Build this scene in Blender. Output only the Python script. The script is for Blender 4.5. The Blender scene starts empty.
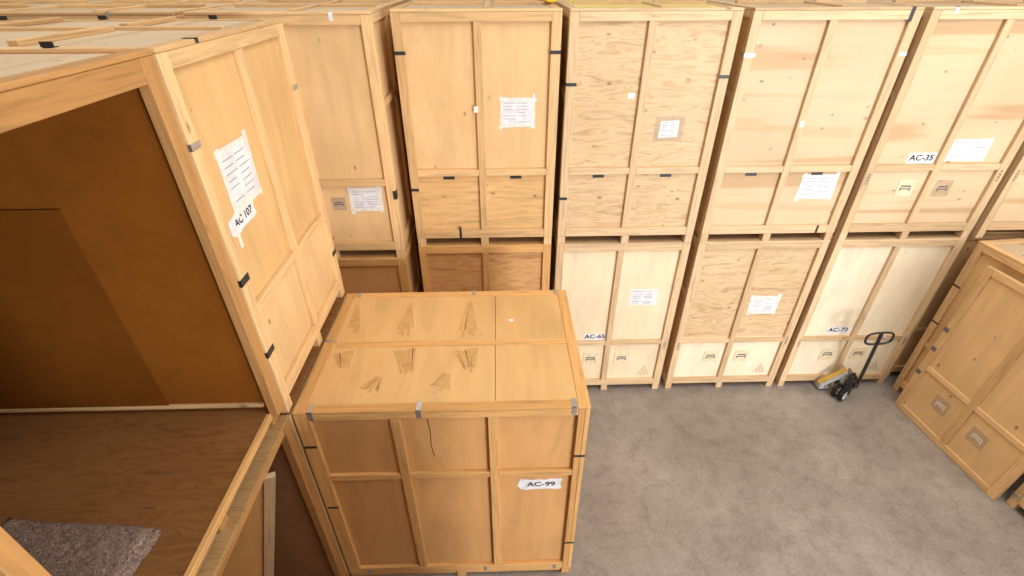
import bpy, bmesh, math, random
from mathutils import Vector, Matrix, noise
random.seed(7)
scene = bpy.context.scene
COL = scene.collection
PI = math.pi
H = 2.35                      # height of one crate
DEP = 2.14                    # depth of one crate

# ------------------------------------------------------------------ materials
def new_mat(name, rough=0.6, spec=0.3):
    m = bpy.data.materials.new(name); m.use_nodes = True
    nt = m.node_tree; b = nt.nodes['Principled BSDF']
    b.inputs['Roughness'].default_value = rough
    b.inputs['Specular IOR Level'].default_value = spec
    return m, nt, b

def nd(nt, typ, **kw):
    n = nt.nodes.new(typ)
    for k, v in kw.items(): setattr(n, k, v)
    return n

def coords(nt, scale):
    """object coordinates moved by a random amount for each object, then stretched"""
    tc = nd(nt, 'ShaderNodeTexCoord'); oi = nd(nt, 'ShaderNodeObjectInfo')
    mul = nd(nt, 'ShaderNodeMath', operation='MULTIPLY'); mul.inputs[1].default_value = 61.7
    nt.links.new(oi.outputs['Random'], mul.inputs[0])
    add = nd(nt, 'ShaderNodeVectorMath', operation='ADD')
    nt.links.new(tc.outputs['Object'], add.inputs[0]); nt.links.new(mul.outputs[0], add.inputs[1])
    outs = []
    for s in scale:
        mp = nd(nt, 'ShaderNodeMapping'); mp.inputs['Scale'].default_value = s
        nt.links.new(add.outputs[0], mp.inputs['Vector']); outs.append(mp.outputs[0])
    return outs, oi

def noise_node(nt, vec, scale, detail=4, rough=.55, dist=0):
    n = nd(nt, 'ShaderNodeTexNoise')
    n.inputs['Scale'].default_value = scale; n.inputs['Detail'].default_value = detail
    n.inputs['Roughness'].default_value = rough; n.inputs['Distortion'].default_value = dist
    nt.links.new(vec, n.inputs['Vector']); return n.outputs['Fac']

def ramp(nt, fac, stops):
    r = nd(nt, 'ShaderNodeValToRGB'); e = r.color_ramp.elements
    e[0].position, e[0].color = stops[0][0], stops[0][1]
    e[1].position, e[1].color = stops[-1][0], stops[-1][1]
    for p, c in stops[1:-1]:
        x = e.new(p); x.color = c
    nt.links.new(fac, r.inputs[0]); return r.outputs[0]

def mix(nt, fac, a, b, mode='MIX'):
    m = nd(nt, 'ShaderNodeMix', data_type='RGBA', blend_type=mode)
    if isinstance(fac, (int, float)): m.inputs[0].default_value = fac
    else: nt.links.new(fac, m.inputs[0])
    for i, v in ((6, a), (7, b)):
        if isinstance(v, tuple): m.inputs[i].default_value = v
        else: nt.links.new(v, m.inputs[i])
    return m.outputs[2]

def rgb(r, g, b): return (r, g, b, 1)
W3 = lambda c, k: (min(1, c[0]*k), min(1, c[1]*k), min(1, c[2]*k), 1)

def spots(nt, vec, scale, r0, r1, plane=None):
    v = nd(nt, 'ShaderNodeTexVoronoi'); v.inputs['Scale'].default_value = scale
    if plane:                                   # spots spread over the sheet's own plane
        v.voronoi_dimensions = '2D'
        sx = nd(nt, 'ShaderNodeSeparateXYZ'); cx = nd(nt, 'ShaderNodeCombineXYZ'); nt.links.new(vec, sx.inputs[0])
        if plane == 'flat':
            nt.links.new(sx.outputs[0], cx.inputs[0]); nt.links.new(sx.outputs[1], cx.inputs[1])
        else:
            ad = nd(nt, 'ShaderNodeMath', operation='ADD'); nt.links.new(sx.outputs[0], ad.inputs[0]); nt.links.new(sx.outputs[1], ad.inputs[1])
            nt.links.new(ad.outputs[0], cx.inputs[0]); nt.links.new(sx.outputs[2], cx.inputs[1])
        vec = cx.outputs[0]
    nt.links.new(vec, v.inputs['Vector'])
    mr = nd(nt, 'ShaderNodeMapRange'); mr.inputs[1].default_value = min(r0, r1*.2); mr.inputs[2].default_value = r1
    mr.inputs[3].default_value = 1; mr.inputs[4].default_value = 0
    nt.links.new(v.outputs['Distance'], mr.inputs[0])
    # some cells carry a strong spot, others hardly any, and sizes differ
    sc = nd(nt, 'ShaderNodeSeparateColor'); nt.links.new(v.outputs['Color'], sc.inputs[0])
    m2 = nd(nt, 'ShaderNodeMapRange'); m2.inputs[1].default_value = .3; m2.inputs[2].default_value = .95
    m2.inputs[3].default_value = 0; m2.inputs[4].default_value = .95; nt.links.new(sc.outputs[0], m2.inputs[0])
    m3 = nd(nt, 'ShaderNodeMapRange'); m3.inputs[3].default_value = r1*.45; m3.inputs[4].default_value = r1
    nt.links.new(sc.outputs[1], m3.inputs[0]); nt.links.new(m3.outputs[0], mr.inputs[2])
    mu = nd(nt, 'ShaderNodeMath', operation='MULTIPLY'); nt.links.new(mr.outputs[0], mu.inputs[0]); nt.links.new(m2.outputs[0], mu.inputs[1])
    return mu.outputs[0]

def make_pine(name, axis, base, rough=.55):
    m, nt, b = new_mat(name, rough, .25)
    st = [9, 9, 9]; st[axis] = .55
    kn = [7, 7, 7]; kn[axis] = 3.2
    (v1, v2, v3), oi = coords(nt, [tuple(st), tuple(kn), (2, 2, 2)])
    f = noise_node(nt, v1, 4.2, 5, .6, .6)
    c = ramp(nt, f, [(.3, W3(base, .74)), (.5, W3(base, 1)), (.72, W3(base, 1.14))])
    # each board is a bit lighter or darker than the next
    tint = ramp(nt, oi.outputs['Random'], [(0, rgb(.84, .80, .74)), (.5, rgb(1, 1, 1)), (1, rgb(1.07, 1.06, 1.05))])
    c = mix(nt, 1.0, c, tint, 'MULTIPLY')
    k = spots(nt, v2, .8, .05, .12)
    c = mix(nt, k, c, W3(base, .36))
    k2 = spots(nt, v3, 4.5, .016, .03)
    c = mix(nt, k2, c, rgb(.05, .035, .02))
    nt.links.new(c, b.inputs['Base Color'])
    bp = nd(nt, 'ShaderNodeBump'); bp.inputs['Strength'].default_value = .12; bp.inputs['Distance'].default_value = .004
    nt.links.new(f, bp.inputs['Height']); nt.links.new(bp.outputs[0], b.inputs['Normal'])
    return m

def make_ply(name, base, grain=0, kind='smooth', dots=True, rough=.5, spec=.3, flat=False):
    """grain = axis of the face grain; smooth birch, wavy rotary-cut or banded sheet"""
    m, nt, b = new_mat(name, rough, spec)
    if kind == 'smooth':
        st = [4, 4, 4]; st[grain] = .8
    elif kind == 'wavy':
        st = [9, 9, 9]; st[grain] = 1.5
    elif kind == 'brushed':
        st = [16, 16, 16]; st[grain] = 1.6
    else:
        st = [4.6, 4.6, 4.6]; st[grain] = .22
    kn = [3.2, 3.2, 3.2]; kn[grain] = 1.9
    (v1, v2, v3, v4), oi = coords(nt, [tuple(st), tuple(kn), (1.3, 1.3, 1.3), (1, 1, 1)])
    if kind == 'smooth':
        f = noise_node(nt, v1, 1.4, 4, .6, .8)
        c = ramp(nt, f, [(.32, W3(base, .9)), (.5, W3(base, 1)), (.7, W3(base, 1.07))])
    elif kind == 'wavy':
        f = noise_node(nt, v1, 1.25, 3, .5, 1.6)
        c = ramp(nt, f, [(.3, W3((base[0], base[1]*.9, base[2]*.78), .74)), (.43, W3(base, .94)), (.53, W3(base, 1.04)), (.60, W3((base[0], base[1]*.93, base[2]*.86), .84)), (.72, W3(base, 1.08))])
    elif kind == 'brushed':
        f = noise_node(nt, v1, 1.8, 5, .65, .4)
        c = ramp(nt, f, [(.3, W3(base, .72)), (.5, W3(base, .98)), (.7, W3(base, 1.1))])
    else:
        f = noise_node(nt, v1, 1.0, 2, .4, .25)
        c = ramp(nt, f, [(.36, W3((base[0], base[1]*.88, base[2]*.74), .82)), (.42, W3(base, .97)), (.58, W3(base, 1.02)), (.63, W3((base[0], base[1]*.95, base[2]*.86), .92)), (.72, W3(base, 1.04))])
    big = noise_node(nt, v3, 1.0, 2, .5, 0)
    c = mix(nt, 1.0, c, ramp(nt, big, [(.3, rgb(.93, .91, .88)), (.7, rgb(1.05, 1.05, 1.05))]), 'MULTIPLY')
    if dots:
        k = spots(nt, v2, 1.25 if kind != 'smooth' else .95, .02, .095 if kind != 'smooth' else .078, 'flat' if flat else 'up')
        c = mix(nt, k, c, W3((base[0], base[1]*.8, base[2]*.65), .38))
    k2 = spots(nt, v4, 3.1, .015, .03, 'flat' if flat else 'up')
    c = mix(nt, k2, c, W3(base, .34))
    nt.links.new(c, b.inputs['Base Color'])
    return m

def plain(name, col, rough=.5, metal=0, spec=.4):
    m, nt, b = new_mat(name, rough, spec)
    (v1,), oi = coords(nt, [(6, 6, 6)])
    f = noise_node(nt, v1, 3, 3, .6)
    c = ramp(nt, f, [(.3, W3(col, .86)), (.7, W3(col, 1.1))])
    nt.links.new(c, b.inputs['Base Color']); b.inputs['Metallic'].default_value = metal
    return m

PINE = (.74, .49, .245)
PINES = [make_pine('pine_grain_%s' % a, i, PINE) for i, a in enumerate('xyz')]
OPINE = [make_pine('amber_pine_grain_%s' % a, i, (.68, .385, .145)) for i, a in enumerate('xyz')]
PPINE = [make_pine('pale_pine_grain_%s' % a, i, (.70, .50, .295)) for i, a in enumerate('xyz')]
RPINE = [make_pine('orange_pine_grain_%s' % a, i, (.48, .25, .088)) for i, a in enumerate('xyz')]
BIRCH = (.76, .51, .255)
M = {
 'ply': make_ply('birch_plywood', BIRCH, 2),
 'ply_amber': make_ply('amber_birch_plywood', (.66, .36, .14), 2, 'smooth', False),
 'ply_amber_flat': make_ply('amber_birch_plywood_flat', (.69, .435, .19), 0, 'smooth', False, flat=True),
 'ply_honey': make_ply('honey_plywood', (.72, .455, .20), 2, 'smooth', False),
 'ply_cream': make_ply('cream_plywood', (.70, .525, .33), 0, 'band'),
 'ply_white': make_ply('bleached_plywood', (.87, .755, .56), 2, 'smooth', False),  # whitened: strong light on the lower crates put into the colour
 'ply_wavy': make_ply('rotary_cut_plywood', (.71, .51, .30), 0, 'wavy'),
 'ply_band': make_ply('banded_plywood', (.68, .50, .31), 0, 'band'),
 'ply_brush': make_ply('brushed_plywood', (.73, .46, .205), 0, 'brushed'),
 'ply_pale': make_ply('pale_plywood', (.85, .70, .48), 2, 'smooth', False),
 'ply_red': make_ply('reddish_wavy_plywood', (.66, .38, .16), 0, 'wavy'),
 'ply_lid': make_ply('weathered_lid_plywood', (.62, .48, .32), 0, 'band', True, .55, flat=True),
 'ply_yellow': make_ply('yellow_tinted_lid_plywood', (.84, .66, .22), 0, 'smooth', False, .4, flat=True),  # yellow reflection on this lid put into its base colour
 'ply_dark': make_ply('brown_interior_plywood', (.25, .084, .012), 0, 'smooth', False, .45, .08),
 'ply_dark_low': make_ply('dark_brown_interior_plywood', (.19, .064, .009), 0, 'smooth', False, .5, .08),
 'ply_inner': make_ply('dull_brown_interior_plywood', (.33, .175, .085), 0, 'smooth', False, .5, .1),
 'ply_orange': make_ply('bright_orange_plywood', (.84, .48, .18), 2, 'smooth', False),
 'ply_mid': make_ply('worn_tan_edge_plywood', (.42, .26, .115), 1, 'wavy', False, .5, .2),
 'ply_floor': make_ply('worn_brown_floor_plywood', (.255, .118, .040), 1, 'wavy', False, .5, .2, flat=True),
 'black': plain('black_steel_strap', (.03, .03, .032), .45, 0),
 'steel': plain('galvanised_steel', (.55, .56, .57), .35, .8),
 'paper': plain('white_paper', (.78, .78, .80), .7, 0, .2),
 'tape': plain('clear_white_tape', (.80, .77, .72), .3, 0, .5),
 'kraft': plain('brown_kraft_tape', (.52, .36, .22), .45, 0, .4),
 'ink': plain('black_ink', (.02, .02, .025), .6, 0, .2),
 'grey_ink': plain('grey_ballpoint_ink', (.34, .34, .42), .6, 0, .2),
 'stencil': plain('faded_stencil_paint', (.16, .15, .15), .7, 0, .2),
 'pale_stencil': plain('faint_brown_stencil_paint', (.50, .37, .24), .7, 0, .2),
 'patch': plain('pale_primer_patch', (.82, .68, .45), .6, 0, .2),
 'scuff': plain('brown_scuff_wear', (.62, .375, .152), .7, 0, .15),
 'gap': plain('dark_joint', (.10, .06, .03), .8, 0, .1),
 'rubber': plain('black_rubber', (.02, .018, .018), .7, 0, .2),
 'dark_paint': plain('black_enamel_paint', (.028, .026, .026), .4, 0, .4),
 'truck_yellow': plain('yellow_enamel_paint', (.62, .38, .07), .4, 0, .4),
 'truck_grey': plain('pale_grey_enamel_paint', (.50, .51, .53), .35, .1, .5),
 'hub_white': plain('white_nylon_hub', (.72, .70, .66), .5, 0, .3),
 'strap_yellow': plain('yellow_webbing', (.95, .70, .03), .6, 0, .2),
}

def concrete():
    m, nt, b = new_mat('grey_concrete', .48, .4)
    tc = nd(nt, 'ShaderNodeTexCoord')
    f1 = noise_node(nt, tc.outputs['Object'], .9, 5, .6, .3)
    f2 = noise_node(nt, tc.outputs['Object'], 5.5, 6, .65, .5)
    f3 = noise_node(nt, tc.outputs['Object'], 34, 4, .7, .4)
    c = ramp(nt, f1, [(.3, rgb(.245, .215, .186)), (.55, rgb(.32, .283, .250)), (.75, rgb(.385, .345, .310))])
    c = mix(nt, 1.0, c, ramp(nt, f2, [(.25, rgb(.74, .72, .70)), (.5, rgb(1, 1, 1)), (.75, rgb(1.12, 1.12, 1.12))]), 'MULTIPLY')
    c = mix(nt, 1.0, c, ramp(nt, f3, [(.3, rgb(.80, .79, .78)), (.7, rgb(1.12, 1.12, 1.12))]), 'MULTIPLY')
    k = nd(nt, 'ShaderNodeTexVoronoi'); k.inputs['Scale'].default_value = 1.6
    nt.links.new(tc.outputs['Object'], k.inputs['Vector'])
    mr = nd(nt, 'ShaderNodeMapRange'); mr.inputs[1].default_value = .01; mr.inputs[2].default_value = .05
    mr.inputs[3].default_value = .6; mr.inputs[4].default_value = 0
    nt.links.new(k.outputs['Distance'], mr.inputs[0])
    c = mix(nt, mr.outputs[0], c, rgb(.10, .085, .075))
    nt.links.new(c, b.inputs['Base Color'])
    bp = nd(nt, 'ShaderNodeBump'); bp.inputs['Strength'].default_value = .1; bp.inputs['Distance'].default_value = .01
    nt.links.new(f2, bp.inputs['Height']); nt.links.new(bp.outputs[0], b.inputs['Normal'])
    return m

def felt():
    m, nt, b = new_mat('grey_brown_felt', .95, .1)
    tc = nd(nt, 'ShaderNodeTexCoord')
    mp = nd(nt, 'ShaderNodeMapping'); mp.inputs['Scale'].default_value = (1, 1, 1); mp.inputs['Rotation'].default_value = (0, 0, .6)
    nt.links.new(tc.outputs['Object'], mp.inputs['Vector'])
    f1 = noise_node(nt, mp.outputs[0], 38, 5, .75, 3.0)
    f2 = noise_node(nt, mp.outputs[0], 24, 4, .6, 1.5)
    c = ramp(nt, f1, [(.34, rgb(.05, .036, .030)), (.46, rgb(.24, .175, .135)), (.58, rgb(.37, .28, .22)), (.68, rgb(.62, .53, .45))])
    c = mix(nt, 1.0, c, ramp(nt, f2, [(.3, rgb(.65, .62, .68)), (.7, rgb(1.2, 1.15, 1.12))]), 'MULTIPLY')
    nt.links.new(c, b.inputs['Base Color'])
    bp = nd(nt, 'ShaderNodeBump'); bp.inputs['Strength'].default_value = .8; bp.inputs['Distance'].default_value = .01
    nt.links.new(f1, bp.inputs['Height']); nt.links.new(bp.outputs[0], b.inputs['Normal'])
    return m
M['concrete'] = concrete(); M['felt'] = felt()
M['white_wall'] = plain('white_sheet_wall', (.72, .70, .66), .8, 0, .1)
M['white_ceiling'] = plain('white_roof_lining', (.74, .72, .68), .8, 0, .1)

# ------------------------------------------------------------------ helpers
MESHES = {}
def box_mesh(dx, dy, dz, mat, bev=.003):
    key = (round(dx, 4), round(dy, 4), round(dz, 4), mat.name, bev)
    if key in MESHES: return MESHES[key]
    bm = bmesh.new(); bmesh.ops.create_cube(bm, size=1)
    bmesh.ops.scale(bm, vec=(dx, dy, dz), verts=bm.verts)
    if bev and min(dx, dy, dz) > bev*2.5:
        bmesh.ops.bevel(bm, geom=bm.edges[:], offset=bev, segments=1, affect='EDGES')
    me = bpy.data.meshes.new('board'); bm.to_mesh(me); bm.free(); me.materials.append(mat)
    MESHES[key] = me; return me

ORIGIN = {}
def link(name, me, parent, loc, rot=None):
    """loc is given in the thing's own coordinates"""
    o = bpy.data.objects.new(name, me); COL.objects.link(o)
    if parent is not None:
        o.parent = parent; pl = ORIGIN[parent.name]
        o.location = Vector(loc) - pl
    else: o.location = loc
    ORIGIN[o.name] = Vector(loc)
    if rot: o.rotation_euler = rot
    return o

def board(parent, name, x0, x1, y0, y1, z0, z1, mat, bev=.003):
    d = (x1-x0, y1-y0, z1-z0)
    if isinstance(mat, list): mat = mat[max(range(3), key=lambda i: d[i])]
    return link(name, box_mesh(*d, mat, bev), parent, ((x0+x1)/2, (y0+y1)/2, (z0+z1)/2))

def mesh_from_boxes(boxes, mat, bev=0):
    bm = bmesh.new()
    for (x0, x1, y0, y1, z0, z1) in boxes:
        r = bmesh.ops.create_cube(bm, size=1); vs = r['verts']
        bmesh.ops.scale(bm, vec=(x1-x0, y1-y0, z1-z0), verts=vs)
        bmesh.ops.translate(bm, vec=((x0+x1)/2, (y0+y1)/2, (z0+z1)/2), verts=vs)
    if bev: bmesh.ops.bevel(bm, geom=bm.edges[:], offset=bev, segments=1, affect='EDGES')
    me = bpy.data.meshes.new('boards'); bm.to_mesh(me); bm.free(); me.materials.append(mat); return me

def prism(poly, y0, y1, mat):
    """polygon in x,z extruded along y"""
    bm = bmesh.new()
    a = [bm.verts.new((x, y0, z)) for x, z in poly]; b = [bm.verts.new((x, y1, z)) for x, z in poly]
    n = len(poly)
    bm.faces.new(a); bm.faces.new(b[::-1])
    for i in range(n): bm.faces.new((a[(i+1) % n], a[i], b[i], b[(i+1) % n]))
    bmesh.ops.recalc_face_normals(bm, faces=bm.faces[:])
    me = bpy.data.meshes.new('sheet'); bm.to_mesh(me); bm.free(); me.materials.append(mat); return me

def thing(name, label, cat, loc, rz=0, group=None):
    o = bpy.data.objects.new(name, None); COL.objects.link(o)
    o.empty_display_size = .2
    o.location = loc; o.rotation_euler = (0, 0, rz)
    o['label'] = label; o['category'] = cat
    if group: o['group'] = group
    ORIGIN[o.name] = Vector((0, 0, 0)); return o

def text_mesh(s, size, mat, bold=.022, sx=1.12):
    cu = bpy.data.curves.new('lettering', 'FONT'); cu.body = s; cu.size = size
    cu.align_x = 'CENTER'; cu.align_y = 'CENTER'; cu.extrude = .0006; cu.offset = bold*size
    o = bpy.data.objects.new('lettering', cu); COL.objects.link(o)
    dg = bpy.context.evaluated_depsgraph_get()
    me = bpy.data.meshes.new_from_object(o.evaluated_get(dg))
    bpy.data.objects.remove(o); bpy.data.curves.remove(cu)
    me.transform(Matrix.Diagonal((sx, 1, 1, 1))); me.transform(Matrix.Rotation(PI/2, 4, 'X'))
    me.materials.clear(); me.materials.append(mat); return me

# ------------------------------------------------------------------ crate
def clip_front(root, xe, z, mat, side=1, vert=False, L=.10, w=.03, y=0.0):
    """strap wrapped round a stile's outer edge (side=-1 left edge, 1 right edge)"""
    e = .003
    if side < 0: bx = [(xe-e, xe+L, y-e, y, z-w/2, z+w/2), (xe-e, xe, y-e, y+.07, z-w/2, z+w/2)]
    else: bx = [(xe-L, xe+e, y-e, y, z-w/2, z+w/2), (xe, xe+e, y-e, y+.07, z-w/2, z+w/2)]
    link('clip', mesh_from_boxes(bx, mat), root, (0, 0, 0))

def stile_mark(root, xe, z, side):
    x = xe - side*.05
    p = link('stencil_mark', mesh_from_boxes([(-.013, -.009, -.0012, 0, -.06, .06), (.009, .013, -.0012, 0, -.06, .06), (-.009, .009, -.0012, 0, .05, .06),
             (-.009, .009, -.0012, 0, .012, .024), (-.009, .009, -.0012, 0, -.02, -.008), (-.009, .009, -.0012, 0, -.06, -.05)], M['stencil']), root, (x, 0, z))

def paper_on(root, x0, x1, z0, z1, y=.0336, seed=0, tape=True, writing=True, name='paper_note', skew=0, kraft=False, lines=7):
    rnd = random.Random(seed)
    j = lambda a=.008: rnd.uniform(-a, a)
    w, h = x1-x0, z1-z0
    cx, cz = (x0+x1)/2, (z0+z1)/2
    poly = [(-w/2+j(), -h/2+j()), (w/2+j(), -h/2+j()), (w/2+j(), h/2+j()), (-w/2+j(), h/2+j())]
    p = link(name, prism(poly, -.0012, 0, M['paper']), root, (cx, y, cz), (0, skew, 0))
    if tape:
        tm = M['kraft'] if kraft else M['tape']; t = .035
        strips = [(-w/2-t*.7, w/2+t*.7, h/2-t*.5, h/2+t*.5), (-w/2-t*.5, w/2+t*.5, -h/2-t*.5, -h/2+t*.5),
                  (-w/2-t*.5, -w/2+t*.5, -h/2-t*1.2, h/2+t*.9), (w/2-t*.5, w/2+t*.5, -h/2-t*1.0, h/2+t*1.2)]
        for i, (a, b, c, d) in enumerate(strips):
            q = [(a+j(.01), c+j()), (b+j(.01), c+j()), (b+j(.012), d+j()), (a+j(.012), d+j())]
            o = link('tape', prism(q, -.0022-.0002*i, -.0014-.0002*i, tm), p, (cx, y, cz))
    if writing:
        bx = []
        for r in range(lines):
            z = h*.36 - r*h*.72/(lines-1)
            for (a, b) in ((-.42, rnd.uniform(-.16, -.04)), (rnd.uniform(-.01, .03), rnd.uniform(.24, .42))):
                if rnd.random() < .9: bx.append((a*w, b*w, -.0034, -.0012, z-.0022, z+.0022))
        link('writing', mesh_from_boxes(bx, M['grey_ink']), p, (cx, y, cz))
    return p

def number_on(root, s, cx, cz, w, h, size, y=.0336, seed=1, torn=True, skew=0, mat=None):
    rnd = random.Random(seed); j = lambda a: rnd.uniform(-a, a)
    poly = [(-w/2, -h/2)]
    n = 7
    if torn:
        poly = [(-w/2 + i*w/n + j(.008), -h/2 + j(.012)) for i in range(n+1)] + [(w/2+j(.02), 0)] + \
               [(w/2 - i*w/n + j(.008), h/2 + j(.010)) for i in range(n+1)] + [(-w/2-.03+j(.01), -h*.1)]
    else: poly = [(-w/2, -h/2), (w/2, -h/2), (w/2, h/2), (-w/2, h/2)]
    p = link('number_label', prism(poly, -.0012, 0, M['paper']), root, (cx, y, cz), (0, skew, 0))
    link('lettering', text_mesh(s, size, mat or M['ink']), p, (cx, y-.0014, cz+size*.02))
    return p

def logo_on(root, cx, cz, y=.0336, mat='stencil', patch=True, s=1.0):
    bars = [(-.056*s, .056*s, -.002, 0, .014*s, .032*s), (-.062*s, .062*s, -.002, 0, -.016*s, -.002*s),
            (-.062*s, -.046*s, -.002, 0, -.034*s, -.0165*s), (.046*s, .062*s, -.002, 0, -.034*s, -.0165*s),
            (-.062*s, -.054*s, -.002, 0, -.0015*s, .0135*s), (.054*s, .062*s, -.002, 0, -.0015*s, .0135*s)]
    if patch:
        p = link('stencil_patch', mesh_from_boxes([(-.10*s, .10*s, -.001, 0, -.10*s, .10*s)], M['patch'] if patch is True else M[patch]), root, (cx, y, cz))
        fr = [(-.102*s, -.096*s, -.0016, 0, -.10*s, .10*s)]
        link('stencil_border', mesh_from_boxes(fr, M['pale_stencil']), p, (cx, y, cz))
        link('emblem', mesh_from_boxes(bars, M[mat]), p, (cx, y-.001, cz))
    else: link('emblem', mesh_from_boxes(bars, M[mat]), root, (cx, y, cz))

def triangle_on(root, cx, cz, y=.0336):
    bx = []
    for r in range(4):
        for k in range(r+1):
            x = (k-r/2)*.045; z = .07-r*.042
            bx += [(x-.016, x+.016, -.0015, 0, z-.016, z-.011), (x-.011, x-.005, -.0015, 0, z-.014, z+.014), (x+.005, x+.011, -.0015, 0, z-.014, z+.014)]
    link('stencil_triangle', mesh_from_boxes(bx, M['pale_stencil']), root, (cx, y, cz))

SIDE_ST = [(0, .085), (.68, .747), (1.387, 1.46), (2.03, DEP)]
def crate(label, loc, rz=0, W=1.54, upper='ply', lower='ply', side='ply', lid='ply_lid', pine=None,
          slots=False, logos=False, tri=False, lid_kind='battened', front=True, open_front=False, group=None,
          mid=None, under=False):
    P = pine or PINES
    t = .034
    r = thing('storage_crate', label, 'crate', loc, rz, group)
    zb = .10                                     # pallet height
    y0 = .06 if open_front else 0.0
    if loc[2] < 1 and lid_kind == 'battened': lid_kind = 'plain'
    # pallet: three bearers set back, deck, nine blocks
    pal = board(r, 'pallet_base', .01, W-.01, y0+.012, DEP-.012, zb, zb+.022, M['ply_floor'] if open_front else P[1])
    for cx in (.045, W/2, W-.045):
        board(pal, 'bearer', cx-.028, cx+.028, y0+.09, DEP-.09, .028, zb-.001, P)
        for cy in (y0+.045, DEP/2, DEP-.045):
            board(pal, 'block', cx-.043, cx+.043, cy-.044, cy+.044, 0.0, zb-.001, P, .004)
    zt = H-.024                                  # underside of lid
    mx = mid or W*.488
    if open_front:
        fr = board(r, 'corner_post', 0, .075, 0, .058, zb+.0, zt, P)
        board(r, 'corner_post', W-.095, W-.0, 0, .058, zb+.0, zt, P)
        board(r, 'top_rail', .077, W-.097, .002, .056, zt-(.105 if loc[2] > 1 else .055), zt, P)
        board(r, 'deck_edge', .08, W-.10, .040, .072, zb-.012, zb+.034, OPINE)
    elif front:
        f = r
        board(r, 'front_panel', .02, W-.02, t, t+.012, .90 if True else 0, zt-.005, M[upper])
        board(r, 'front_panel', .02, W-.02, t, t+.012, zb+.03, .90, M[lower])
        frm = board(r, 'front_frame', 0, .085, 0, t, zb, zt, P)
        board(frm, 'stile', W-.092, W, 0, t, zb, zt, P)
        board(frm, 'stile', mx-.036, mx+.036, .001, t, zb+.10, zt-.077, P)
        board(frm, 'rail', .086, W-.093, 0, t, zt-.076, zt, P)
        board(frm, 'rail', .086, mx-.037, .002, t, .825, .893, P)
        board(frm, 'rail', mx+.037, W-.093, .002, t, .825, .893, P)
        board(frm, 'rail', .086, W-.093, 0, t, zb, zb+.098, P)
        if slots:
            for cx in ((.085+mx-.036)/2, (mx+.036+W-.092)/2):
                link('hand_slot', mesh_from_boxes([(-.06, .06, -.002, .002, -.018, .016)], M['black']), r, (cx, t-.0015, .80))
        if logos:
            for cx in (.545, .97): logo_on(r, cx, .565)
        if tri: triangle_on(r, W-.25, .33)
    # sides
    for s in (0, 1):
        fx = (lambda a, b: (a, b)) if s == 0 else (lambda a, b: (W-b, W-a))
        a, b = fx(t, t+.012)
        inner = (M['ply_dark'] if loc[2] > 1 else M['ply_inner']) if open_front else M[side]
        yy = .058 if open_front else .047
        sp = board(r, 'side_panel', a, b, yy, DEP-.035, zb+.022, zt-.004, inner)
        a, b = fx(0, t)
        ys = y0 if open_front else t+.001
        for k, (p, q) in enumerate(SIDE_ST):
            p = max(p, ys+.001)
            if k in (0, 3): board(sp, 'stile', a, b, p, q, zb, zt-(.0), P)
            else: board(sp, 'stile', a, b, p, q, zb+.098, zt-.064, P)
        board(sp, 'rail', a, b, .086, 2.029, zt-.063, zt, P)
        board(sp, 'rail', a, b, .086, 2.029, zb, zb+.097, P)
        for (p, q) in ((.086, .679), (.748, 1.386), (1.461, 2.029)):
            aa, bb = fx(.002, t)
            board(sp, 'rail', aa, bb, p, q, 1.557, 1.620, P)
    # back
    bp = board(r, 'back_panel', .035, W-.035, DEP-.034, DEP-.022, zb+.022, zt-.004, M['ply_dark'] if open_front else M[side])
    for (p, q) in ((.023, .10), (W/2-.035, W/2+.035), (W-.10, W-.023)):
        board(bp, 'stile', p, q, DEP-.021, DEP, zb, zt, P)
    # lid
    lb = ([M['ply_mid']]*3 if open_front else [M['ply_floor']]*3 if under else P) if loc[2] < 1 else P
    ls = board(r, 'lid', .004, W-.004, .004, DEP-.004, zt+.001, H-.007, M[lid])
    board(ls, 'border_board', 0, W, -.002, .085, H-.0225, H, lb)
    board(ls, 'border_board', 0, W, DEP-.09, DEP, H-.0225, H, P)
    board(ls, 'border_board', 0, .08, .086, DEP-.091, H-.0225, H, P)
    board(ls, 'border_board', W-.08, W, .086, DEP-.091, H-.0225, H, P)
    if lid_kind == 'flush':
        board(ls, 'cross_batten', .716-.0, .784, .086, DEP-.12, H-.012, H, P)
    elif lid_kind == 'battened':
        board(ls, 'cross_batten', W*.56-.03, W*.56+.03, .086, DEP-.091, H-.010, H+.012, P)
        for cy in (.71, 1.48):
            board(ls, 'batten', .12, W*.56-.06, cy-.025, cy+.025, H-.008, H+.022, P)
            board(ls, 'batten', W*.56+.06, W-.09, cy-.025, cy+.025, H-.008, H+.022, P)
    else:
        board(ls, 'cross_batten', .081, W-.081, DEP/2-.03, DEP/2+.03, H-.012, H, P)
    return r

def lid_clip(root, x, y, dx, dy, mat, L=.085, drop=.07, w=.034):
    """strap bent over the lid's edge; (dx,dy) points outwards"""
    e = .003
    if dy:
        yo = y + (e if dy > 0 else -e)
        bx = [(x-w/2, x+w/2, min(y-dy*L, yo), max(y-dy*L, yo), H, H+e), (x-w/2, x+w/2, min(y, yo), max(y, yo), H-drop, H+e)]
    else:
        xo = x + (e if dx > 0 else -e)
        bx = [(min(x-dx*L, xo), max(x-dx*L, xo), y-w/2, y+w/2, H, H+e), (min(x, xo), max(x, xo), y-w/2, y+w/2, H-drop, H+e)]
    link('clip', mesh_from_boxes(bx, mat), root, (0, 0, 0))

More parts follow.
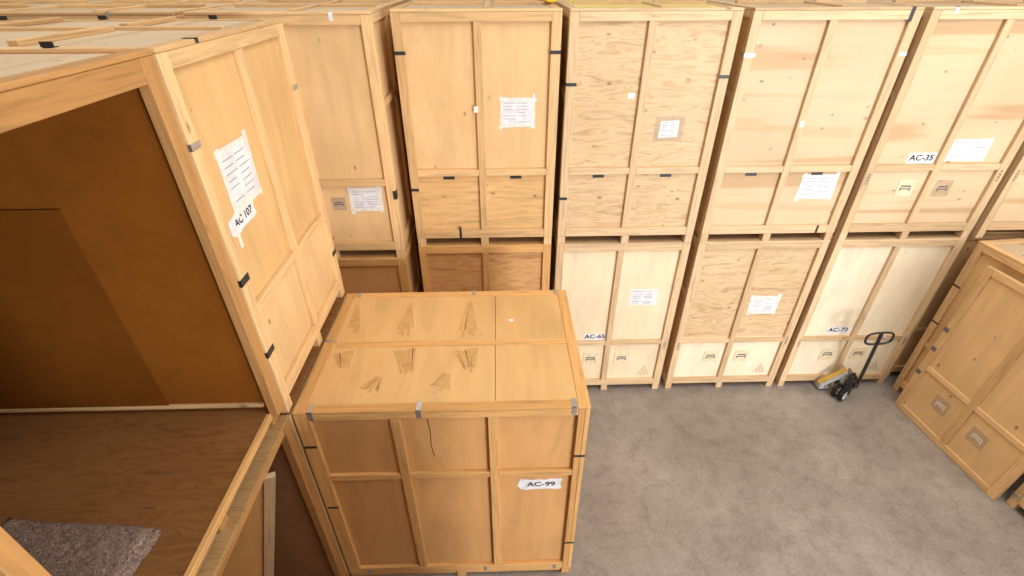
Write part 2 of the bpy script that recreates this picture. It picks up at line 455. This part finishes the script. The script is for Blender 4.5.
# ------------------------------------------------------------------ the setting
def struct(name, bx, mat):
    o = link(name, mesh_from_boxes(bx, mat), None, (0, 0, 0)); o['kind'] = 'structure'; return o
struct('floor', [(-9, 13, -9, 14, -.2, 0)], M['concrete'])
struct('wall_back', [(-9, 13, 14, 14.2, 0, 9)], M['white_wall'])
struct('wall_left', [(-9.2, -9, -9, 14, 0, 9)], M['white_wall'])
struct('wall_right', [(13, 13.2, -9, 14, 0, 9)], M['white_wall'])
struct('ceiling', [(-9, 13, -9, 14, 9, 9.2)], M['white_ceiling'])

# ------------------------------------------------------------------ back row of crates, two high
D = 4.89
BK = 'crates of the back row'
cols = {0: (-2.58, 1.53, 4.635), 1: (-.938, 1.52, D), 2: (.649, 1.553, D), 3: (2.298, 1.539, D), 4: (3.92, 1.538, D), 5: (5.55, 1.54, D)}

c = crate('upper back-row crate with white note and single square emblem beside the AC 107 crate',
          (cols[0][0], cols[0][2], H), 0, cols[0][1], 'ply', 'ply', group=BK)
paper_on(c, 1.06, 1.36, .56, .79, seed=3); logo_on(c, .93, .63, patch='pale_stencil', s=.7)
clip_front(c, 1.53, .73, M['black'], 1, L=.03, w=.09)
lid_clip(c, 1.20, 0, 0, -1, M['paper'], .05, .07)
crate('lower reddish brown crate beneath the one with note and single emblem',
      (cols[0][0], cols[0][2], 0), 0, cols[0][1], 'ply_amber', 'ply_amber', pine=OPINE, group=BK)

c = crate('upper smooth yellowish plywood crate with taped white note, directly behind the AC-99 crate',
          (cols[1][0], D, H), 0, cols[1][1], 'ply', 'ply_brush', slots=True, mid=.761, group=BK)
paper_on(c, .965, 1.285, 1.335, 1.585, seed=5)
clip_front(c, 0, 2.0, M['black'], -1); clip_front(c, 1.52, 2.0, M['black'], 1); clip_front(c, 0, .68, M['black'], -1, L=.08)
link('clip', mesh_from_boxes([(.48, .505, -.003, 0, .10, .24)], M['black']), c, (0, 0, 0))
link('sticker', mesh_from_boxes([(.70, .745, -.0015, 0, 1.47, 1.53)], M['tape']), c, (0, 0, 0))
crate('lower orange crate half hidden behind the AC-99 crate, under the smooth yellowish one',
      (cols[1][0], D, 0), 0, cols[1][1], 'ply_red', 'ply_red', pine=OPINE, mid=.761, group=BK)

c = crate('upper crate with wavy horizontal grain and a note framed in brown tape',
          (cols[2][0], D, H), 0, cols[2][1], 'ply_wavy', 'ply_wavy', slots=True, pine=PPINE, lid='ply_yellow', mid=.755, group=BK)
kp = link('kraft_backing', mesh_from_boxes([(.925, 1.225, 0.0326, .0336, 1.165, 1.405)], M['kraft']), c, (0, 0, 0))
paper_on(c, .975, 1.175, 1.20, 1.37, y=.0324, seed=9, tape=False, lines=6)
clip_front(c, 0, 1.72, M['black'], -1); clip_front(c, 1.553, 1.78, M['black'], 1); clip_front(c, 0, .56, M['black'], -1, L=.08)
link('sticker', mesh_from_boxes([(.615, .68, .0323, .0336, 1.58, 1.635)], M['tape']), c, (0, 0, 0))
c = crate('lower pale crate labelled AC-65 with a bright white note', (cols[2][0], D, 0), 0, cols[2][1], 'ply_pale', 'ply_pale', pine=PPINE,
          logos=True, tri=True, mid=.755, group=BK)
paper_on(c, .955, 1.29, 1.45, 1.69, seed=11, tape=False, lines=8)
number_on(c, 'AC-65', .57, .95, .29, .11, .090, seed=2, torn=False)
stile_mark(c, 1.553, .80, 1)

c = crate('upper pale crate with faint grain bands and note taped below its cross rail',
          (cols[3][0], D, H), 0, cols[3][1], 'ply_band', 'ply_cream', pine=PPINE, slots=True, mid=.75, group=BK)
paper_on(c, .985, 1.35, .525, .775, seed=14)
clip_front(c, 0, 1.965, M['steel'], -1); clip_front(c, 1.539, 1.965, M['paper'], 1, L=.075)
lid_clip(c, 1.44, 0, 0, -1, M['black'], .03, .115)
link('clip', mesh_from_boxes([(.45, .475, -.003, 0, .10, .20)], M['black']), c, (.86, 0, 0))
link('sticker', mesh_from_boxes([(.735, .775, -.0015, 0, 1.30, 1.36)], M['tape']), c, (0, 0, 0))
c = crate('lower wavy-grained crate with white note, between the AC-65 and AC-73 crates',
          (cols[3][0], D, 0), 0, cols[3][1], 'ply_wavy', 'ply_white', pine=PPINE, logos=True, tri=True, mid=.75, group=BK)
paper_on(c, .86, 1.20, 1.29, 1.54, seed=17, lines=6)
stile_mark(c, 0, .78, -1); stile_mark(c, 1.539, .85, 1)

c = crate('upper pale crate labelled AC-35 with a white note', (cols[4][0], D, H), 0, cols[4][1], 'ply_band', 'ply_cream', pine=PPINE, mid=.765, group=BK)
number_on(c, 'AC-35', .565, .955, .30, .115, .086, seed=3, torn=False)
paper_on(c, .82, 1.25, .92, 1.15, seed=21, tape=False)
logo_on(c, .54, .62, patch=True, s=.95); logo_on(c, .96, .61, patch='kraft', s=.95)
stile_mark(c, 0, .74, -1); stile_mark(c, 1.538, .76, 1)
lid_clip(c, .22, 0, 0, -1, M['steel'], .03, .06)
c = crate('lower pale crate labelled AC-73, behind the pallet truck', (cols[4][0], D, 0), 0, cols[4][1], 'ply_white', 'ply_white', pine=PPINE,
          logos=True, tri=True, mid=.765, group=BK)
number_on(c, 'AC-73', .535, .985, .30, .115, .088, seed=4, torn=False)
stile_mark(c, 0, .80, -1); stile_mark(c, 1.538, .80, 1)

c = crate('partly seen upper crate beyond the AC-35 crate, at the end of the row',
          (cols[5][0], D, H), 0, cols[5][1], 'ply_cream', 'ply_cream', pine=PPINE, group=BK)
stile_mark(c, 0, .76, -1)
crate('lower crate hidden behind the crate the loose panel leans on', (cols[5][0], D+.14, 0), 0, cols[5][1], 'ply', 'ply', group=BK)
# further crates of the same row to the left, seen as lids only
for i, (x, nm) in enumerate(((-4.19, 'next to'), (-5.80, 'second beyond'), (-7.41, 'third beyond'))):
    u = crate('upper crate seen only as weathered lid, %s the single-emblem crate' % nm, (x, 4.63-.012*i, H), 0, 1.53, group=BK)
    if i < 2: lid_clip(u, 1.0, 0, 0, -1, M['steel'], .05, .03)
    crate('hidden lower crate of the stack %s the single-emblem crate' % nm, (x, 4.63-.012*i, 0), 0, 1.53, group=BK)

# ------------------------------------------------------------------ left row, fronts face the aisle (+x)
LX = -1.53
LR = 'crates of the aisle-side stacks'
a = crate('upper amber crate labelled AC 107 with a torn white note', (LX, 2.43, H), PI/2, 1.54, 'ply_honey', 'ply', 'ply_honey', mid=.80, group=LR)
paper_on(a, .255, .605, 1.445, 1.78, seed=31)
number_on(a, 'AC 107', .315, 1.385, .33, .115, .066, seed=12, skew=-.03)
link('tape', mesh_from_boxes([(.18, .215, .0310, .0320, 1.235, 1.375)], M['tape']), a, (0, 0, 0)); link('tape', mesh_from_boxes([(.36, .49, .0310, .0320, 1.43, 1.465)], M['tape']), a, (0, 0, 0))
clip_front(a, 0.0, 1.90, M['steel'], -1, L=.09, w=.035); clip_front(a, 1.54, 1.90, M['steel'], 1, L=.09, w=.035)
clip_front(a, .0, 1.095, M['black'], -1, L=.10, w=.045); clip_front(a, 0, .54, M['black'], -1, L=.10, w=.045); clip_front(a, 1.54, .47, M['black'], 1, L=.09, w=.04)
lid_clip(a, .36, 0, 0, -1, M['black'], .06, .02)
for yy in (.46, 1.22, 1.90): lid_clip(a, 1.54, yy, 1, 0, M['black'], .06, .03)
lid_clip(a, 0.02, .48, -1, 0, M['black'], .05, .0295)
for (cx, cy) in ((1.505, .46), (1.505, 1.22), (1.505, 1.90), (.03, .48)):
    link('clip', mesh_from_boxes([(cx-.008, cx, cy-.028, cy+.028, H+.003, H+.026)], M['black']), a, (0, 0, 0))
crate('lower crate under the AC 107 crate, hidden behind the AC-99 crate', (LX, 2.43, 0), PI/2, 1.54, 'ply_amber', 'ply_amber', lid='ply_floor', under=True, group=LR)
o = crate('open upper crate without a front, brown inside, felt blanket on its floor', (LX, .795, H), PI/2, 1.612, side='ply_amber', open_front=True, pine=RPINE, group=LR)
o2 = crate('open lower crate without a front, below the one holding the felt blanket', (LX, .795, 0), PI/2, 1.612, lid='ply_honey', side='ply_amber', open_front=True, pine=RPINE, group=LR)

# ------------------------------------------------------------------ centre crate
k = crate('amber crate labelled AC-99', (.632, 2.425, 0), PI/2, 1.53, 'ply_amber', 'ply_amber', 'ply_amber',
          'ply_amber_flat', OPINE, lid_kind='flush', group=None)
k['label'] = 'amber crate labelled AC-99 standing alone, its whole lid in view'
# number label on its long side (local x = 0 plane faces the camera): local y = .632 - X
nl = number_on(k, 'AC-99', 0, 0, .345, .135, .078, seed=6)
def on_side(o, y, z, depth): # turn a front-facing part onto the x=0 side
    o.rotation_euler = (0, 0, -PI/2); o.location = (depth, y, z)
on_side(nl, .632-.305, 1.402, .0325)
for x in (-1.387, -.611, .517): lid_clip(k, 0, .632-x, -1, 0, M['steel'], .085, .075, .036)
for x in (-1.379, -.267, .523): lid_clip(k, 1.53, .632-x, 1, 0, M['steel'], .07, .05, .036)
lid_clip(k, .80, DEP, 0, 1, M['steel'], .10, .03, .03)
sj = link('lid_joint', mesh_from_boxes([(.086, .715, .688, .693, H-.008, H-.0065), (.785, 1.44, .688, .693, H-.008, H-.0065), (.086, 1.44, .081, .086, H-.008, H-.0055)], M['gap']), k, (0, 0, 0))
for (z, yv) in ((1.98, 2.09), (1.20, 2.08), (1.80, .045), (.55, .045)):
    link('clip', mesh_from_boxes([(-.003, 0, yv-.045, yv+.045, z-.011, z+.011)], M['black']), k, (0, 0, 0))
for yv in (1.95, .83, .16): link('clip', mesh_from_boxes([(-.003, 0, yv-.015, yv+.015, .10, .17)], M['steel']), k, (0, 0, 0))
link('sticker', mesh_from_boxes([(1.04, 1.075, .53, .57, H-.007, H-.0058)], M['paper']), k, (0, 0, 0))
crk = [(0, 0), (.012, -.15), (.004, -.3), (.02, -.44), (.026, -.44), (.010, -.3), (.018, -.15), (.008, 0)]
o_ = link('crack', prism(crk, -.0008, 0, M['gap']), k, (0, 0, 0)); on_side(o_, 1.20, 2.23, .0335)
# fan-shaped scuffs where pallet blocks were dragged over the lid
def scuff(x0, y0, x1, y1, w0, w1, seed):
    rnd = random.Random(seed); bm = bmesh.new(); n = 9
    d = Vector((x1-x0, y1-y0)); nrm = Vector((-d.y, d.x)).normalized()
    zz = H-.0064
    for s in range(6):
        t0, t1 = -.5+s/6+rnd.uniform(-.02, .02), -.5+(s+1)/6+rnd.uniform(-.03, .03)
        e = rnd.uniform(.72, 1.0); b0 = rnd.uniform(0, .1)
        P0 = Vector((x0, y0))+d*b0; P1 = Vector((x0, y0))+d*e
        q = [P0+nrm*t0*w0, P0+nrm*t1*w0, P1+nrm*t1*w1, P1+nrm*t0*w1]
        bm.faces.new([bm.verts.new((.632*0+v.y-2.425, .632-v.x, zz)) for v in q])
    bmesh.ops.recalc_face_normals(bm, faces=bm.faces[:])
    r = bmesh.ops.extrude_face_region(bm, geom=bm.faces[:])
    bmesh.ops.translate(bm, vec=(0, 0, .0005), verts=[v for v in r['geom'] if isinstance(v, bmesh.types.BMVert)])
    me = bpy.data.meshes.new('scuff'); bm.to_mesh(me); bm.free(); me.materials.append(M['scuff'])
    link('scuff_mark', me, k, (0, 0, 0))
for i, (x0, y0, x1, y1, w0, w1) in enumerate((
    (-1.36, 3.80, -1.29, 3.28, .03, .12), (-.86, 3.80, -.85, 3.24, .03, .15), (-.30, 3.80, -.30, 3.23, .04, .17),
    (-1.32, 3.10, -1.26, 2.86, .17, .09), (-.81, 3.11, -.75, 2.81, .19, .10), (-.31, 3.10, -.25, 2.79, .20, .10),
    (-.96, 2.80, -1.02, 2.62, .06, .17), (-.43, 2.82, -.49, 2.62, .06, .18))):
    scuff(x0, y0, x1, y1, w0, w1, 40+i)

crate('amber crate standing on the floor before the AC-99 crate, out of view', (.63, -.52, 0), PI/2, 1.53, 'ply_amber', 'ply_amber', 'ply_amber', pine=OPINE)  # added below the view to keep light off the AC-99 front
# ------------------------------------------------------------------ right row, fronts face the aisle (-x)
RR = 'crates facing the stacks across the aisle'
r1 = crate('floor-level amber crate that the loose crate front leans against', (5.55, 4.83, 0), -PI/2+.075, 1.53, 'ply', 'ply', 'ply', group=RR)
for z in (1.75, 1.2): clip_front(r1, 0, z, M['black'], -1, L=.10, w=.02)
r2 = crate('amber crate barely in view, just in front of the loose leaning crate front', (5.60, 3.045, 0), -PI/2+.03, 1.53, 'ply', 'ply', 'ply', group=RR)
clip_front(r2, 0, .16, M['steel'], -1, L=.08, w=.05)

# loose front panel leaning on r1
pw, ph, pt = 1.462, 2.19, .05
lp = thing('crate_front_panel', 'loose amber crate front with two square emblems, leaning against a crate', 'crate panel', (5.36, 4.52, 0.004), -PI/2+.096)
lean = .050
lp.rotation_euler = (Matrix.Rotation(-PI/2+.075, 4, 'Z') @ Matrix.Rotation(-lean, 4, 'X')).to_euler()
sh = board(lp, 'panel_sheet', .02, pw-.02, .022, .036, .02, ph-.02, M['ply'])
fr = board(lp, 'stile', 0, .09, 0, pt, .0, ph, PINES)
board(lp, 'stile', pw-.09, pw, 0, pt, 0, ph, PINES)
board(lp, 'stile', .70, .775, .002, .022, .086, ph-.081, PINES)
board(lp, 'rail', .091, pw-.091, 0, pt, ph-.08, ph, PINES)
board(lp, 'rail', .091, pw-.091, 0, pt, 0, .085, PINES)
board(lp, 'rail', .091, .699, .001, .022, .70, .765, PINES); board(lp, 'rail', .776, pw-.091, .001, .022, .70, .765, PINES)
for cx in (.46, .965): logo_on(lp, cx, .44, y=.0216, patch='kraft', s=1.0, mat='hub_white')
for z in (1.0, 1.3, .62): link('clip', mesh_from_boxes([(-.003, .06, -.003, 0, z-.03, z+.03)], M['stencil']), lp, (0, 0, 0))

# ------------------------------------------------------------------ loose things in the open crates
# felt moving blanket
def blanket():
    bm = bmesh.new(); layers = 3; nx, ny = 30, 24
    for L in range(layers):
        rnd = Vector((L*7.3, L*2.1, 0))
        sx = .84-.012*L*(-1)**L; sy = .62-.01*L; th = .033; z0 = L*.029
        top = {}; bot = {}
        for i in range(nx+1):
            for j in range(ny+1):
                u, v = i/nx, j/ny
                x = (u-.5)*sx + .012*noise.noise(Vector((v*4, L, 0))+rnd); y = (v-.5)*sy + .012*noise.noise(Vector((u*4, 3+L, 0))+rnd)
                e = min(u, 1-u)*sx; f = min(v, 1-v)*sy; d = min(e, f, .03)/.03
                edge = math.sqrt(max(0, 1-(1-d)**2))
                w = .007*noise.noise(Vector((x*7, y*7, L*.5))) + .004*noise.noise(Vector((x*22, y*22, L)))
                mid = z0+th/2+w
                top[i, j] = bm.verts.new((x, y, mid+th/2*edge+.0005)); bot[i, j] = bm.verts.new((x, y, max(0, mid-th/2*edge)))
        for i in range(nx):
            for j in range(ny):
                bm.faces.new((top[i, j], top[i+1, j], top[i+1, j+1], top[i, j+1]))
                bm.faces.new((bot[i, j], bot[i, j+1], bot[i+1, j+1], bot[i+1, j]))
        ring = [(i, 0) for i in range(nx)]+[(nx, j) for j in range(ny)]+[(i, ny) for i in range(nx, 0, -1)]+[(0, j) for j in range(ny, 0, -1)]
        for a_, b_ in zip(ring, ring[1:]+ring[:1]): bm.faces.new((bot[a_], bot[b_], top[b_], top[a_]))
    for f in bm.faces: f.smooth = True
    me = bpy.data.meshes.new('blanket'); bm.to_mesh(me); bm.free(); me.materials.append(M['felt']); return me
b = link('moving_blanket', blanket(), None, (-2.275, 1.215, H+.1225), (0, 0, -.085))
b['label'] = 'folded grey-brown felt blanket on the floor of the open upper crate'; b['category'] = 'blanket'

# lath lying along the inside wall of the open crate
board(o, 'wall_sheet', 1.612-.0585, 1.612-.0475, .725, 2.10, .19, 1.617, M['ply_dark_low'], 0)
board(o, 'wall_lath', 1.612-.066, 1.612-.037, .10, 2.0, .158, .186, PINES)

# plywood sheet with a pale edge strip leaning inside the lower open crate
sp = thing('plywood_panel', 'loose orange plywood panel with a pale edge strip, tilted inside the open lower crate', 'panel', (-2.13, 2.12, .126), 0)
ang = math.atan(.281)
sp.rotation_euler = (Matrix.Rotation(ang, 4, 'Y') @ Matrix.Rotation(math.radians(28), 4, 'Z')).to_euler()
board(sp, 'panel_sheet', -.60, -.076, .0, .012, .17, 2.01, M['ply_orange'])
board(sp, 'edge_strip', -.075, 0, -.02, .022, .0, 2.04, PPINE[2])

# yellow strip added as a bright yellow spot on a back-row lid
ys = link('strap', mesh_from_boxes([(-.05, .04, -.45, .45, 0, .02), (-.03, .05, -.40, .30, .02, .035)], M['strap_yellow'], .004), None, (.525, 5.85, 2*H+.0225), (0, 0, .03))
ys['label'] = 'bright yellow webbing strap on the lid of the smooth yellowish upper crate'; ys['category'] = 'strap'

# ------------------------------------------------------------------ pallet truck
def tube(pts, rad, mat, closed=False, seg=10):
    cu = bpy.data.curves.new('tube', 'CURVE'); cu.dimensions = '3D'; cu.bevel_depth = rad; cu.bevel_resolution = 3
    s = cu.splines.new('POLY'); s.points.add(len(pts)-1); s.use_cyclic_u = closed
    for p, q in zip(s.points, pts): p.co = (*q, 1)
    o = bpy.data.objects.new('tube', cu); COL.objects.link(o)
    me = bpy.data.meshes.new_from_object(o.evaluated_get(bpy.context.evaluated_depsgraph_get()))
    bpy.data.objects.remove(o); bpy.data.curves.remove(cu)
    for p in me.polygons: p.use_smooth = True
    me.materials.clear(); me.materials.append(mat); return me

def wheel_mesh(r, w, mat, n=28, inner=0):
    """solid of revolution about x"""
    prof = [(-w/2, inner), (-w/2, r*.9), (-w/2+.008, r), (w/2-.008, r), (w/2, r*.9), (w/2, inner)]
    bm = bmesh.new(); rings = []
    for i in range(n):
        a = 2*PI*i/n
        rings.append([bm.verts.new((x, q*math.cos(a), q*math.sin(a))) for x, q in prof])
    for i in range(n):
        A, B = rings[i], rings[(i+1) % n]
        for j in range(len(prof)-1): bm.faces.new((A[j], B[j], B[j+1], A[j+1]))
        if inner: bm.faces.new((A[-1], B[-1], B[0], A[0]))
    bmesh.ops.remove_doubles(bm, verts=bm.verts[:], dist=1e-5)
    bmesh.ops.recalc_face_normals(bm, faces=bm.faces[:])
    me = bpy.data.meshes.new('wheel'); bm.to_mesh(me); bm.free(); me.materials.append(mat); return me

pt_ = thing('pallet_truck', 'pallet truck with black looped handle, its forks under the AC-73 crate', 'pallet truck', (4.71, 4.755, 0), 0)
# forks: channel section with tapered tip, running under the crate (local +y)
for s in (-1, 1):
    x0, x1 = (-.26, -.10) if s < 0 else (.10, .26)
    f = board(pt_, 'fork', x0, x1, .07, 1.10, .050, .082, M['truck_grey'], .006)
    board(f, 'fork_side', x0, x0+.012, .07, 1.05, .030, .049, M['truck_grey'], 0)
    board(f, 'fork_side', x1-.012, x1, .07, 1.05, .030, .049, M['truck_grey'], 0)
    w = link('load_roller', wheel_mesh(.028, .07, M['rubber']), pt_, ((x0+x1)/2, .98, .0285))
# yoke: sloping plates that rise from each fork heel to the pump
def solid(A, dy, dz, mat):
    bm = bmesh.new(); n = len(A)
    a_ = [bm.verts.new(p) for p in A]; b_ = [bm.verts.new((p[0], p[1]+dy, p[2]+dz)) for p in A]
    bm.faces.new(a_); bm.faces.new(b_[::-1])
    for i in range(n): bm.faces.new((a_[i], b_[i], b_[(i+1) % n], a_[(i+1) % n]))
    bmesh.ops.recalc_face_normals(bm, faces=bm.faces[:])
    me = bpy.data.meshes.new('yoke'); bm.to_mesh(me); bm.free(); me.materials.append(mat); return me
def yoke(s):   # bent frame: foot on the fork heel, slope, upright beside the pump
    A = [(s*.27, .02, .05), (s*.27, .02, .12), (s*.03, -.05, .42), (s*.03, -.05, .26), (s*.075, -.04, .24), (s*.075, -.04, .315), (s*.225, .008, .118), (s*.225, .008, .085), (s*.14, .008, .085), (s*.14, .02, .05)]
    return solid(A, .09, 0, M['truck_grey'])
def yoke_top(s):
    A = [(s*.275, .045, .122), (s*.03, -.025, .424), (s*.03, .035, .424), (s*.275, .10, .122)]
    return solid(A, 0, .012, M['truck_yellow'])
for s in (-1, 1):
    y_ = link('yoke_plate', yoke(s), pt_, (0, 0, 0)); link('cover_plate', yoke_top(s), y_, (0, 0, 0))
# pump column, steering wheels, handle
def lathe(prof, mat, n=20):
    bm = bmesh.new(); R = [[bm.verts.new((q*math.cos(2*PI*i/n), q*math.sin(2*PI*i/n), z)) for q, z in prof] for i in range(n)]
    for i in range(n):
        for j in range(len(prof)-1): bm.faces.new((R[i][j], R[(i+1) % n][j], R[(i+1) % n][j+1], R[i][j+1]))
    bmesh.ops.remove_doubles(bm, verts=bm.verts[:], dist=1e-5); bmesh.ops.recalc_face_normals(bm, faces=bm.faces[:])
    me = bpy.data.meshes.new('turned'); bm.to_mesh(me); bm.free(); me.materials.append(mat); return me
link('pump', lathe([(0, .11), (.06, .11), (.06, .30), (.045, .32), (.045, .42), (.02, .43), (.02, .46), (0, .46)], M['dark_paint']), pt_, (0, -.11, 0))
SA = math.radians(-62)
link('axle', tube([(-.07-.09*math.cos(SA), -.10-.09*math.sin(SA), .10), (-.07+.09*math.cos(SA), -.10+.09*math.sin(SA), .10)], .015, M['dark_paint']), pt_, (0, 0, 0))
for s in (-1, 1):
    wp = (s*.045*math.cos(SA)-.05, -.10+s*.045*math.sin(SA), .100)
    w = link('steer_wheel', wheel_mesh(.100, .055, M['rubber']), pt_, wp, (0, 0, SA))
    link('hub', wheel_mesh(.072, .060, M['hub_white']), w, wp)
link('handle_bracket', mesh_from_boxes([(-.055, .055, -.20, -.13, .28, .40), (-.03, .03, -.23, -.19, .30, .38)], M['dark_paint'], .006), pt_, (0, 0, 0))
hb = Vector((.035, -.19, .38)); ht = Vector((-.115, -.30, 1.30))
link('handle_shaft', tube([hb, hb+(ht-hb)*.5, ht], .021, M['dark_paint']), pt_, (0, 0, 0))
ax = Vector((1, 0, .05)).normalized(); up = (ht-hb).normalized()
loop = []
hw, hh = .165, .10
for i in range(40):
    a = 2*PI*i/40; cx_, sx_ = math.cos(a), math.sin(a)
    px = hw*math.copysign(abs(cx_)**.55, cx_); pz = hh*math.copysign(abs(sx_)**.75, sx_)
    loop.append(ht + ax*px + up*(pz-.09))
hl = link('handle_loop', tube(loop, .014, M['dark_paint'], True), pt_, (0, 0, 0))
link('lever', tube([ht+ax*.01-up*.03, ht+ax*.05-up*.06+Vector((0, -.02, 0)), ht+ax*.10-up*.075+Vector((0, -.02, 0))], .007, M['steel']), hl, (0, 0, 0))

# ------------------------------------------------------------------ light
def area(name, loc, rot, sx, sy, energy, col):
    l = bpy.data.lights.new(name, 'AREA'); l.shape = 'RECTANGLE'; l.size = sx; l.size_y = sy; l.energy = energy; l.color = col
    o = bpy.data.objects.new(name, l); COL.objects.link(o); o.location = loc; o.rotation_euler = rot; return o
area('roof_skylight', (3.6, .5, 8.9), (0, 0, 0), 4.5, 7, 400, (1, .96, .90))
area('roof_skylight', (-3.5, 5.5, 8.9), (0, 0, 0), 4, 8, 150, (1, .95, .88))
area('loading_door_daylight', (8.6, -8.5, 2.0), (math.radians(90), 0, math.radians(12)), 3.8, 3.6, 1300, (.93, .96, 1))
w = bpy.data.worlds.new('daylight'); scene.world = w; w.use_nodes = True
w.node_tree.nodes['Background'].inputs[0].default_value = (1, .95, .88, 1)
w.node_tree.nodes['Background'].inputs[1].default_value = .25

# ------------------------------------------------------------------ camera
cam = bpy.data.cameras.new('camera'); co = bpy.data.objects.new('camera', cam); COL.objects.link(co)
cam.sensor_width = 36; cam.lens = 483.52/1024*36; cam.clip_start = .05
co.location = (0, 0, 4.9926)
pitch, yaw, roll = .5837, -.0265, .0023
R = Matrix.Rotation(yaw, 4, 'Z') @ Matrix.Rotation(PI/2-pitch, 4, 'X') @ Matrix.Rotation(-roll, 4, 'Z')
co.rotation_euler = R.to_euler()
scene.camera = co
scene.view_settings.view_transform = 'Standard'; scene.view_settings.look = 'None'
scene.view_settings.gamma = 1; scene.view_settings.use_curve_mapping = False
scene.view_settings.exposure = 0.35
